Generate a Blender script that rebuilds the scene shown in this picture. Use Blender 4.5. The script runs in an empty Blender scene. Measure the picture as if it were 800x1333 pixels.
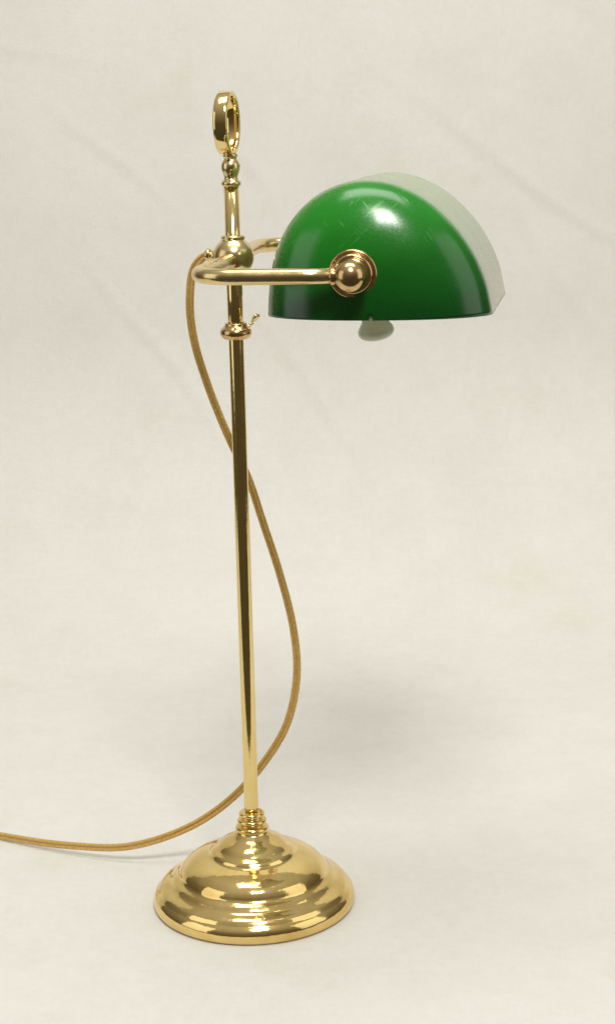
import bpy, math, random, bmesh
from mathutils import Vector, Matrix
from mathutils import noise as mn
scene=bpy.context.scene
random.seed(4)
# ---------------------------------------------------------------- helpers
def link(o): scene.collection.objects.link(o); return o
def catmull(P,n,closed=False):
    out=[];N=len(P)
    P=[Vector(p) for p in P]
    segs=N if closed else N-1
    for i in range(segs):
        if closed: p0,p1,p2,p3=P[(i-1)%N],P[i],P[(i+1)%N],P[(i+2)%N]
        else:
            p1,p2=P[i],P[i+1]
            p0=P[i-1] if i>0 else p1*2-p2
            p3=P[i+2] if i+2<N else p2*2-p1
        a=0.5
        t0=0;t1=t0+max((p1-p0).length,1e-6)**a;t2=t1+max((p2-p1).length,1e-6)**a;t3=t2+max((p3-p2).length,1e-6)**a
        for k in range(n):
            t=t1+(t2-t1)*k/n
            A1=p0*((t1-t)/(t1-t0))+p1*((t-t0)/(t1-t0))
            A2=p1*((t2-t)/(t2-t1))+p2*((t-t1)/(t2-t1))
            A3=p2*((t3-t)/(t3-t2))+p3*((t-t2)/(t3-t2))
            B1=A1*((t2-t)/(t2-t0))+A2*((t-t0)/(t2-t0))
            B2=A2*((t3-t)/(t3-t1))+A3*((t-t1)/(t3-t1))
            out.append(B1*((t2-t)/(t2-t1))+B2*((t-t1)/(t2-t1)))
    if not closed: out.append(P[-1].copy())
    return out
def mesh_obj(name,verts,faces,mat,smooth=True):
    me=bpy.data.meshes.new(name); me.from_pydata([tuple(v) for v in verts],[],faces)
    if mat: me.materials.append(mat)
    me.validate()
    bm=bmesh.new(); bm.from_mesh(me); bmesh.ops.recalc_face_normals(bm,faces=bm.faces); bm.to_mesh(me); bm.free()
    for p in me.polygons: p.use_smooth=smooth
    return link(bpy.data.objects.new(name,me))
def lathe(name,prof,mat,seg=96,res=4,M=Matrix()):
    pr=[Vector((p[0],p[1],0)) for p in prof]
    pr=catmull(pr,res) if res>1 else pr
    V=[];F=[];n=len(pr)
    for p in pr:
        r=max(p.x,0.00001)
        for k in range(seg):
            a=2*math.pi*k/seg
            V.append(M@Vector((r*math.cos(a),r*math.sin(a),p.y)))
    for i in range(n-1):
        for k in range(seg):
            F.append((i*seg+k,i*seg+(k+1)%seg,(i+1)*seg+(k+1)%seg,(i+1)*seg+k))
    F.append(tuple(range(seg)));F.append(tuple((n-1)*seg+k for k in range(seg)))
    return mesh_obj(name,V,F,mat)
def sweep(name,path,section,mat,closed=False,up=Vector((0,0,1))):
    n=len(path);m=len(section);V=[];F=[]
    nrm=None
    for i,p in enumerate(path):
        if closed: t=(path[(i+1)%n]-path[(i-1)%n]).normalized()
        else: t=(path[min(i+1,n-1)]-path[max(i-1,0)]).normalized()
        if nrm is None: nrm=up
        nrm=(nrm-t*nrm.dot(t)).normalized()
        b=t.cross(nrm)
        for s in section: V.append(p+nrm*s[0]+b*s[1])
    for i in range(n if closed else n-1):
        j=(i+1)%n
        for k in range(m): F.append((i*m+k,i*m+(k+1)%m,j*m+(k+1)%m,j*m+k))
    if not closed:
        F.append(tuple(range(m)));F.append(tuple((n-1)*m+k for k in range(m)))
    return mesh_obj(name,V,F,mat)
def circ(r,m=28): return [(r*math.cos(2*math.pi*k/m),r*math.sin(2*math.pi*k/m)) for k in range(m)]
# ---------------------------------------------------------------- materials
def newmat(name):
    m=bpy.data.materials.new(name);m.use_nodes=True
    return m,m.node_tree,m.node_tree.nodes['Principled BSDF']
def noise(nt,scale,detail=4,rough=.5,vec=None):
    n=nt.nodes.new('ShaderNodeTexNoise');n.inputs['Scale'].default_value=scale;n.inputs['Detail'].default_value=detail;n.inputs['Roughness'].default_value=rough
    if vec is None:
        tc=nt.nodes.new('ShaderNodeTexCoord');vec=tc.outputs['Object']
    nt.links.new(vec,n.inputs['Vector']);return n
def ramp(nt,src,stops):
    r=nt.nodes.new('ShaderNodeValToRGB');e=r.color_ramp.elements
    while len(e)<len(stops): e.new(.5)
    for i,(p,c) in enumerate(stops): e[i].position=p;e[i].color=(*c,1) if len(c)==3 else c
    nt.links.new(src,r.inputs[0]);return r
def maprange(nt,src,a,b_):
    m=nt.nodes.new('ShaderNodeMapRange');m.inputs[1].default_value=a;m.inputs[2].default_value=b_;nt.links.new(src,m.inputs[0]);return m.outputs[0]
def bump(nt,b,src,strength,dist):
    n=nt.nodes.new('ShaderNodeBump');n.inputs['Strength'].default_value=strength;n.inputs['Distance'].default_value=dist
    nt.links.new(src,n.inputs['Height']);nt.links.new(n.outputs[0],b.inputs['Normal']);return n
def mult(nt,a,b_,fac=1):
    mx=nt.nodes.new('ShaderNodeMix');mx.data_type='RGBA';mx.blend_type='MULTIPLY';mx.inputs[0].default_value=fac
    nt.links.new(a,mx.inputs[6]);nt.links.new(b_,mx.inputs[7]);return mx.outputs[2]
def brass(name,c1,c2,ro,wav=(60,.16,.0008)):
    m,nt,b=newmat(name);b.inputs['Metallic'].default_value=1
    n=noise(nt,35,5,.6);r=ramp(nt,n.outputs['Fac'],[(.35,c1),(.7,c2)])
    nt.links.new(r.outputs[0],b.inputs['Base Color'])
    n2=noise(nt,120,3,.6);r2=ramp(nt,n2.outputs['Fac'],[(.35,(ro,)*3),(.75,(ro*1.5,)*3)])
    nt.links.new(r2.outputs[0],b.inputs['Roughness'])
    n3=noise(nt,wav[0],3,.5);bump(nt,b,n3.outputs['Fac'],wav[1],wav[2])
    return m
brass_y=brass('polished_brass',(.85,.67,.30),(.78,.59,.24),.09)
brass_b=brass('spun_brass',(.88,.67,.28),(.74,.52,.18),.09,(42,.35,.0022))
brass_r=brass('red_brass',(.66,.47,.23),(.58,.39,.18),.16)
brass_p=brass('pale_brass',(.78,.63,.33),(.71,.55,.26),.19)
green,nt,b=newmat('green_glass')
tc=nt.nodes.new('ShaderNodeTexCoord')
n=noise(nt,14,3);r=ramp(nt,n.outputs['Fac'],[(.3,(.002,.145,.003)),(.75,(.004,.195,.005))])
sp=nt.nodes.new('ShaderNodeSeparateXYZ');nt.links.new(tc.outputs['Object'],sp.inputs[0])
# falloff of light from above painted in: darker towards the rim, brighter on top
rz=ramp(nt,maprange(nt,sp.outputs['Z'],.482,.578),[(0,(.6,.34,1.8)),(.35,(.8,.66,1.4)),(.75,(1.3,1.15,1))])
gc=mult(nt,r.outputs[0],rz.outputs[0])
n2=noise(nt,800,2,.6);r2=ramp(nt,n2.outputs['Fac'],[(.45,(.18,)*3),(.72,(.30,)*3)])
nt.links.new(r2.outputs[0],b.inputs['Roughness'])
# fine diagonal scratches and scuffs on the shoulder
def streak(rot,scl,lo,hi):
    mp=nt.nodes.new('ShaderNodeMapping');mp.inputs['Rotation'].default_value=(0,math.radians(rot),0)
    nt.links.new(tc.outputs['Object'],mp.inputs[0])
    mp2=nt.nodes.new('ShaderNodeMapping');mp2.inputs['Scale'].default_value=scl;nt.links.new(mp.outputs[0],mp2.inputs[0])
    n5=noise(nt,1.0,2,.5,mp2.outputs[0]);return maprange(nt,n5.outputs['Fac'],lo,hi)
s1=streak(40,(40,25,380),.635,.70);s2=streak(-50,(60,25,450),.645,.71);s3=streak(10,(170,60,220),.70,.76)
def mth(op,a,b_):
    m=nt.nodes.new('ShaderNodeMath');m.operation=op;m.use_clamp=True
    nt.links.new(a,m.inputs[0]) 
    if isinstance(b_,(int,float)): m.inputs[1].default_value=b_
    else: nt.links.new(b_,m.inputs[1])
    return m.outputs[0]
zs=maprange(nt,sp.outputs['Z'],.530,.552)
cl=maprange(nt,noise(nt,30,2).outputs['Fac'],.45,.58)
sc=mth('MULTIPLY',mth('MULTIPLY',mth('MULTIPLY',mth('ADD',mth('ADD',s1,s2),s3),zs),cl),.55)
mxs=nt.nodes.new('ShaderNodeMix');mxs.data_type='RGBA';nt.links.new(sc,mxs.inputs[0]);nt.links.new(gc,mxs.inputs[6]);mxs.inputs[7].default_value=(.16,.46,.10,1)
# dust grains over the barrel, their cream also painting in its pale glare
n6=noise(nt,750,3,.75)
dy=maprange(nt,sp.outputs['Y'],-.098,-.060)
dust_glare=mth('MULTIPLY',mth('MULTIPLY',dy,maprange(nt,n6.outputs['Fac'],.42,.62)),.65)
mxd=nt.nodes.new('ShaderNodeMix');mxd.data_type='RGBA';nt.links.new(dust_glare,mxd.inputs[0]);nt.links.new(mxs.outputs[2],mxd.inputs[6]);mxd.inputs[7].default_value=(.60,.52,.32,1)
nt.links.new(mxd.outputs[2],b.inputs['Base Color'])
b.inputs['IOR'].default_value=1.42
b.inputs['Coat Weight'].default_value=.65;b.inputs['Coat IOR'].default_value=1.45
rc_=ramp(nt,n2.outputs['Fac'],[(.42,(.18,)*3),(.72,(.27,)*3)]);nt.links.new(rc_.outputs[0],b.inputs['Coat Roughness'])
r6=ramp(nt,n6.outputs['Fac'],[(.40,(.08,)*3),(.64,(.75,)*3)])
nt.links.new(r6.outputs[0],b.inputs['Sheen Weight']);b.inputs['Sheen Tint'].default_value=(1,.87,.52,1);b.inputs['Sheen Roughness'].default_value=.09
n3=noise(nt,16,2);bm_=bump(nt,b,n3.outputs['Fac'],.5,.0035);nt.links.new(bm_.outputs[0],b.inputs['Coat Normal'])
white,nt,b=newmat('opal_glass');b.inputs['Base Color'].default_value=(.80,.82,.74,1);b.inputs['Roughness'].default_value=.25
bulbm,nt,b=newmat('frosted_bulb');n=noise(nt,60,2);r=ramp(nt,n.outputs['Fac'],[(.3,(.46,.50,.35)),(.8,(.60,.62,.46))]);nt.links.new(r.outputs[0],b.inputs['Base Color']);b.inputs['Roughness'].default_value=.22
cordm,nt,b=newmat('gold_silk_braid')
n=noise(nt,600,2,.5);r=ramp(nt,n.outputs['Fac'],[(.3,(.50,.30,.07)),(.7,(.68,.45,.14))]);nt.links.new(r.outputs[0],b.inputs['Base Color'])
b.inputs['Roughness'].default_value=.30;b.inputs['Metallic'].default_value=.2
cloth,nt,b=newmat('cream_cloth')
tc=nt.nodes.new('ShaderNodeTexCoord')
n=noise(nt,2.2,5,.55,tc.outputs['Object']);r=ramp(nt,n.outputs['Fac'],[(.3,(.765,.750,.703)),(.55,(.785,.775,.735)),(.8,(.772,.754,.702))])
n2=noise(nt,4.5,5,.65,tc.outputs['Object']);r2=ramp(nt,n2.outputs['Fac'],[(.58,(1,1,1)),(.78,(.92,.89,.80))])
c=mult(nt,r.outputs[0],r2.outputs[0],.8)
n4=noise(nt,110,6,.85,tc.outputs['Object']);r4=ramp(nt,n4.outputs['Fac'],[(.3,(.94,.94,.93)),(.7,(1,1,1))])
c=mult(nt,c,r4.outputs[0])
nb=noise(nt,14,4,.6,tc.outputs['Object']);rb=ramp(nt,nb.outputs['Fac'],[(.35,(.975,.972,.963)),(.6,(1,1,1))]);c=mult(nt,c,rb.outputs[0])
for sc_ in ((40,40,700),(700,40,40)):
    mp=nt.nodes.new('ShaderNodeMapping');mp.inputs['Scale'].default_value=sc_;nt.links.new(tc.outputs['Object'],mp.inputs[0])
    n7=noise(nt,1,3,.6,mp.outputs[0]);r7=ramp(nt,n7.outputs['Fac'],[(.3,(.982,.982,.977)),(.6,(1,1,1))]);c=mult(nt,c,r7.outputs[0])
nt.links.new(c,b.inputs['Base Color']);b.inputs['Roughness'].default_value=.9
b.inputs['Specular IOR Level'].default_value=.15
n3=noise(nt,420,5,.8,tc.outputs['Object']);bump(nt,b,n3.outputs['Fac'],.4,.0012)
# ---------------------------------------------------------------- backdrop (cloth sweep)
S0=-.31
def surf(s):
    y0,R=.55,.35;L=R*math.pi/2
    if s<y0: return s,0.,(0,1)
    if s<y0+L:
        f=(s-y0)/R; return y0+R*math.sin(f),R*(1-math.cos(f)),(-math.sin(f),math.cos(f))
    return y0+R,R+(s-y0-L),(-1,0)
creases=[((-.20,1.17),(-.05,.95),.0019),((-.02,1.13),(.16,.86),.0019),((.18,1.37),(.50,1.15),.0016),((-.25,1.38),(-.10,1.23),.0011),
 ((-.05,1.33),(.03,1.24),.0014),((.05,1.62),(.45,1.45),.0010),((-.55,1.5),(-.2,1.42),.0010),((.30,1.25),(.46,1.02),.0012)]
V=[];F=[];nx,ns=420,440
for j in range(ns+1):
    s=S0+(2.2-S0)*j/ns
    y,z,(ny,nz)=surf(s)
    for i in range(nx+1):
        x=-1.3+2.6*i/nx
        d=0.
        up=min(1,max(0,(s-.35)/.4))
        d+=.005*up*mn.noise(Vector((x*2.2,s*1.6,3)))+.0014*up*mn.noise(Vector((x*7+s*5,s*4-x*3,9)))
        d+=.0005*mn.noise(Vector((x*9,s*9,1)))*(1 if (x*x+s*s)>.03 else 0.0)
        # shallow puckers where the cloth lies slack behind the lamp foot
        d+=.0080*math.exp(-((x-.13)/.10)**2-((s-.48)/.17)**2)*(mn.noise(Vector((x*14,s*12,5)))+.4*mn.noise(Vector((x*34,s*30,8))))
        for a,c_,h in creases:
            ax,as_=a;dx=c_[0]-ax;ds=c_[1]-as_;L2=dx*dx+ds*ds
            t=((x-ax)*dx+(s-as_)*ds)/L2
            if -.2<t<1.2:
                q=((x-ax)*ds-(s-as_)*dx)/math.sqrt(L2)+.006*math.sin(t*5+ax*9)
                fade=max(0,1-abs(t-.5)/.7)
                d+=h*fade*(math.exp(-(q/.007)**2)-.5*math.exp(-((q-.013)/.010)**2))
        V.append((x,y+ny*d,z+nz*d))
for j in range(ns):
    for i in range(nx):
        a=j*(nx+1)+i;F.append((a,a+1,a+nx+2,a+nx+1))
bd=mesh_obj('backdrop',V,F,cloth);bd['kind']='structure'
# ---------------------------------------------------------------- lamp
lamp=link(bpy.data.objects.new('desk_lamp',None));lamp.empty_display_size=.05
lamp['label']='polished brass banker\'s desk lamp with green glass shade and gold cord'
lamp['category']='lamp'
def child(o,p=lamp,label=None):
    o.parent=p
    if label:o['label']=label
    return o
base=child(lathe('base',[(.0,.0),(.060,0),(.078,.0003),(.0800,.002),(.0806,.005),(.0803,.0080),(.0793,.0106),(.0777,.0127),(.0763,.0141),(.0752,.0155),(.0739,.0170),(.0720,.0183),(.0698,.0194),(.0678,.0204),(.0662,.0216),(.0648,.0230),(.0634,.0243),(.0618,.0253),(.0604,.0263),
 (.0592,.0277),(.0580,.0300),(.0558,.0331),(.0520,.0364),(.0470,.0392),(.0422,.0410),(.0384,.0420),(.0358,.0428),(.0344,.0439),(.0334,.0453),(.0321,.0466),(.0304,.0477),(.0289,.0488),(.0274,.0503),(.0255,.0521),(.0226,.0541),(.0193,.0559),(.0164,.0576),(.0143,.0594),(.0127,.0609),
 (.0122,.0622),(.0133,.0640),(.0120,.0658),(.0096,.0665),(.0094,.0675),(.0113,.0688),(.0117,.0702),(.0108,.0716),(.0088,.0724),(.0088,.0736),(.0102,.0748),(.0100,.0766),(.0080,.0776),(.0,.0777)],brass_b,160,4))
pole=child(lathe('pole',[(0,.0778),(.0054,.0780),(.0056,.082),(.0057,.3),(.0057,.46),(.0057,.4605),(.0060,.461),(.0060,.52),(.0057,.5205),(.0057,.569),(0,.5692)],brass_y,48,1))
ball=child(lathe('ball_joint',[(.0,.4985),(.0085,.4987),(.0090,.5005),(.0085,.5025),(.0098,.5045)]+[(.0152*math.cos(a),.5172+.0152*math.sin(a)) for a in [math.radians(d) for d in range(-45,50,10)]]+[(.0085,.5302),(.0090,.5316),(.0083,.5330),(0,.5332)],brass_p,64,3))
collar=child(lathe('clamp_collar',[(.0057,.4560),(.0085,.4562),(.0098,.4568)]+[(.0072+.0047*math.cos(a),.4610+.0047*math.sin(a)) for a in [math.radians(d) for d in range(-40,60,12)]]+[(.0085,.4665),(.0078,.4682),(.0060,.4684)],brass_r,64,3))
dirn=Vector((.55,-.35,.75)).normalized()
Mq=Matrix.Translation(Vector((.0085,-.004,.4635)))@dirn.to_track_quat('Z','Y').to_matrix().to_4x4()
ts=lathe('thumb_screw',[(0,0),(.0017,.0002),(.0017,.005),(.0026,.0056),(.0024,.0068),(.0014,.0074),(.0016,.0085),(.0032,.0110),(.0035,.0130),(.0028,.0150),(0,.0158)],brass_p,28,3,M=Mq@Matrix.Diagonal((1,.55,1,1)))
child(ts,collar)
A=math.radians(8.5)
vd=Vector((math.cos(A),-math.sin(A),0));ud=Vector((math.sin(A),math.cos(A),0))
def W(v,u,z): return vd*v+ud*u+Vector((0,0,z))
ZA=.5155;U=.121;R=.026;vo=-.0062
path=[]
for v in (.092,.07,.05,.035): path.append(W(v,-U,ZA))
for k in range(13):
    a=math.radians(90*k/12);path.append(W(vo+R-R*math.sin(a),-U+R-R*math.cos(a),ZA))
for u,q in ((-.075,.8),(-.05,.5),(-.025,.2),(0,0),(.03,0),(.06,0)): path.append(W(vo*q,u,ZA))
for k in range(13):
    a=math.radians(90*k/12);path.append(W(R-R*math.cos(a),U-R+R*math.sin(a),ZA))
for v in (.035,.05,.07,.092): path.append(W(v,U,ZA))
arm=child(sweep('arm',path,circ(.0056,32),brass_p))
def knob(sign):
    out=ud*sign
    M=Matrix.Translation(W(.1016,sign*.1050,ZA))@out.to_track_quat('Z','Y').to_matrix().to_4x4()
    r=.0112;c=.0165
    prof=[(0,0),(.0160,.0002),(.0168,.0016),(.0162,.0030),(.0148,.0034),(.0140,.0030),(.0136,.0042),(.0126,.0052),(.0108,.0053),(.0098,.0058)]
    prof+=[(r*math.cos(t),c+r*math.sin(t)) for t in [math.radians(d) for d in (-55,-40,-25,-10,5,20,35,50,65,80,90)]]
    return child(lathe('pivot_knob',prof,brass_r,72,4,M=M))
knob(-1);knob(1)
for sg in (-1,1):
    M=Matrix.Translation(W(.0885,sg*U,ZA))@vd.to_track_quat('Z','Y').to_matrix().to_4x4()
    o=lathe('ferrule',[(.0055,0),(.0064,.0002),(.0067,.001),(.0064,.0018),(.0062,.003),(.0055,.0034),(.0050,.0038)],brass_r,40,3,M=M);child(o,arm)
fin=child(lathe('finial',[(0,.5690),(.0064,.5692),(.0072,.5704),(.0072,.5720),(.0062,.5732),(.0051,.5745),(.0051,.5762),(.0062,.5790),(.0070,.5822),(.0068,.5850),(.0056,.5876),(.0046,.5890),(.0052,.5902),(.0055,.5915),(.0046,.5928),(.0036,.5940),(0,.5950)],brass_p,56,3))
b0=math.radians(13)
nn=Vector((math.cos(b0),-math.sin(b0),0));tt=Vector((math.sin(b0),math.cos(b0),0))
cz=.6145
V=[];F=[];seg=96;sec=[];hw=.0052;ths=.0021;m=20
for k in range(m):
    a=2*math.pi*k/m;c,s=math.cos(a),math.sin(a)
    sec.append((hw*math.copysign(abs(c)**.55,c),ths*math.copysign(abs(s)**.6,s)))
for i in range(seg):
    a=2*math.pi*i/seg
    rad=tt*math.cos(a)+Vector((0,0,1))*math.sin(a)
    ctr=Vector((-.0018,0,cz))+tt*(.0190*math.cos(a))+Vector((0,0,.0212*math.sin(a)))
    for q in sec: V.append(ctr+nn*q[0]+rad*q[1])
for i in range(seg):
    j=(i+1)%seg
    for k in range(m): F.append((i*m+k,i*m+(k+1)%m,j*m+(k+1)%m,j*m+k))
child(mesh_obj('finial_ring',V,F,brass_y),fin)
# ---------------------------------------------------------------- shade
prof=[(.0362,.4835),(.0370,.497),(.0390,.512),(.0436,.530),(.0528,.5474),(.0658,.5617),(.0822,.5716),(.1008,.5762),(.1208,.5748),(.1413,.5668),(.1603,.5525),(.1766,.5328),(.1884,.5090),(.1942,.4835)]
pp=[(p.x,p.y) for p in catmull([Vector((a,c,0)) for a,c in prof],7)]
C=(.114,.4835);UF=.109;DP=.040;ul=UF-DP
er=[]
for k in range(0,48):
    t=k/47; s=.015+.985*(1-(1-t)**2.4)
    w_=max(0,1-s**2.3)**.50
    er.append((s,ul+DP*w_))
rows=[(s,-u) for s,u in er]
for k in range(1,16): rows.append((1,-ul+2*ul*k/16))
rows+= [(s,u) for s,u in reversed(er)]
sh_yaw=math.radians(1.3);sh_pitch=.018
V=[];F=[];n=len(pp)
for s,u in rows:
    du=u+.09
    for a,c in pp:
        v=C[0]+(a-C[0])*s; z=C[1]+(c-C[1])*s
        V.append(W(v+du*math.tan(sh_yaw),u,z-du*sh_pitch))
for i in range(len(rows)-1):
    for k in range(n-1): F.append((i*n+k,i*n+k+1,(i+1)*n+k+1,(i+1)*n+k))
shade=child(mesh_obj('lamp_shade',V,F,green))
me=shade.data;ctr=W(.112,0,.50)
if sum((p.normal.dot(p.center-ctr)) for p in me.polygons)<0: me.flip_normals()
me.materials.append(white)
so=shade.modifiers.new('t','SOLIDIFY');so.thickness=.0030;so.offset=-1;so.material_offset=1;so.material_offset_rim=0;so.use_rim=True
child(sweep('support_bar',[W(.1016,-.1035,ZA-.0005),W(.103,0,ZA-.002),W(.1040,.1035,ZA-.003)],circ(.0028,16),brass_y))
soc=child(lathe('socket',[(0,0),(.009,.0002),(.0125,.003),(.0130,.008),(.0130,.020),(.0110,.024),(0,.0245)],brass_y,48,3,M=Matrix.Translation(W(.1040,0,.494))))
bl=[(.0001,.4540),(.0045,.4544),(.0090,.4556),(.0122,.4578),(.0135,.4606),(.0130,.4635),(.0114,.4662),(.0096,.4690),(.0085,.4740),(.0080,.4800),(.0080,.4945),(0,.495)]
bc=Vector((0,0,.485));Mt=Matrix.Translation(W(.1015,0,0)+bc)@Matrix.Rotation(math.radians(-9),4,'Y')@Matrix.Translation(-bc)
child(lathe('bulb',bl,bulbm,48,4,M=Mt),soc,'frosted white bulb hanging below the shade')
# ---------------------------------------------------------------- cord
cp=[(-.012,.008,.5180),(-.021,.012,.5175),(-.0300,.014,.509),(-.0345,.015,.4844),(-.0329,.018,.455),(-.0238,.020,.4188),(-.0087,.020,.3766),(.0044,.022,.3457),(.0154,.025,.3077),(.0277,.030,.2625),(.0369,.035,.2163),(.0384,.040,.176),(.0298,.045,.1351),(.0105,.055,.0985),(-.0196,.065,.0614),(-.0566,.075,.0328),(-.106,.080,.0152),(-.1609,.100,.0083),(-.2262,.135,.0040),(-.31,.18,.0032),(-.45,.25,.0032),(-.65,.33,.0032)]
path=catmull([Vector(p) for p in cp],14)
sec=[];rc=.0015;off=.0018
def arc(cx,a0,a1,n):
    for k in range(n):
        a=math.radians(a0+(a1-a0)*k/(n-1));sec.append((rc*math.sin(a),cx+rc*math.cos(a)))
arc(off,-165,165,12);arc(-off,15,345,12)
child(sweep('power_cord',path,sec,cordm,up=Vector((.1,-1,.1))))
Mb=Matrix.Translation(Vector((-.012,.006,.5175)))@Vector((-1,.3,.15)).normalized().to_track_quat('Z','Y').to_matrix().to_4x4()
child(lathe('cord_bushing',[(0,0),(.0038,.0002),(.0042,.002),(.0038,.004),(.0032,.005),(.0046,.0062),(.0046,.0086),(.0034,.0098),(0,.0099)],brass_p,32,3,M=Mb))
# ---------------------------------------------------------------- light
w=bpy.data.worlds.new('World');scene.world=w;w.use_nodes=True;nt=w.node_tree
bg=nt.nodes['Background'];tc=nt.nodes.new('ShaderNodeTexCoord')
sp=nt.nodes.new('ShaderNodeSeparateXYZ');nt.links.new(tc.outputs['Generated'],sp.inputs[0])
mr=nt.nodes.new('ShaderNodeMapRange');mr.inputs[1].default_value=-1;nt.links.new(sp.outputs['Z'],mr.inputs[0])
r=ramp(nt,mr.outputs[0],[(.0,(.05,.045,.025)),(.5,(.09,.075,.048)),(.72,(.21,.19,.15)),(1,(.58,.565,.53))])
nt.links.new(r.outputs[0],bg.inputs[0]);bg.inputs[1].default_value=1.0
def area(name,loc,tgt,sx,sy,e,col):
    l=bpy.data.lights.new(name,'AREA');l.shape='RECTANGLE';l.size=sx;l.size_y=sy;l.energy=e;l.color=col
    o=link(bpy.data.objects.new(name,l));o.location=loc
    o.rotation_euler=(Vector(tgt)-Vector(loc)).to_track_quat('-Z','Y').to_euler();return o
area('key_light',(.20,-1.2,1.95),(.05,.4,.3),.50,.45,24,(1,.985,.95))
area('left_light',(-1.6,-.60,.85),(0,.4,.5),1.1,1.5,5,(1,.985,.95))
area('right_light',(1.6,-.50,.95),(.1,.4,.45),1.1,1.5,5,(1,.985,.955))
area('top_light',(.1,.0,2.1),(.1,.9,1.0),1.2,.8,15,(1,.98,.94))
# ---------------------------------------------------------------- camera
cam=bpy.data.cameras.new('camera');co=link(bpy.data.objects.new('camera',cam));scene.camera=co
cam.sensor_fit='VERTICAL';cam.sensor_height=24;cam.lens=24*2400/1333;cam.clip_end=50;cam.clip_start=.05
p=math.radians(13.4);th=.024
f=Vector((0,math.cos(p),-math.sin(p)));up=Vector((0,math.sin(p),math.cos(p)));rt=Vector((1,0,0))
rt2=(rt-up*th).normalized();up2=(up+rt*th).normalized()
M=Matrix((rt2,up2,-f)).transposed().to_4x4();M.translation=Vector((.0502,-1.375,.649));co.matrix_world=M
scene.view_settings.view_transform='Standard';scene.view_settings.look='None';scene.view_settings.exposure=0
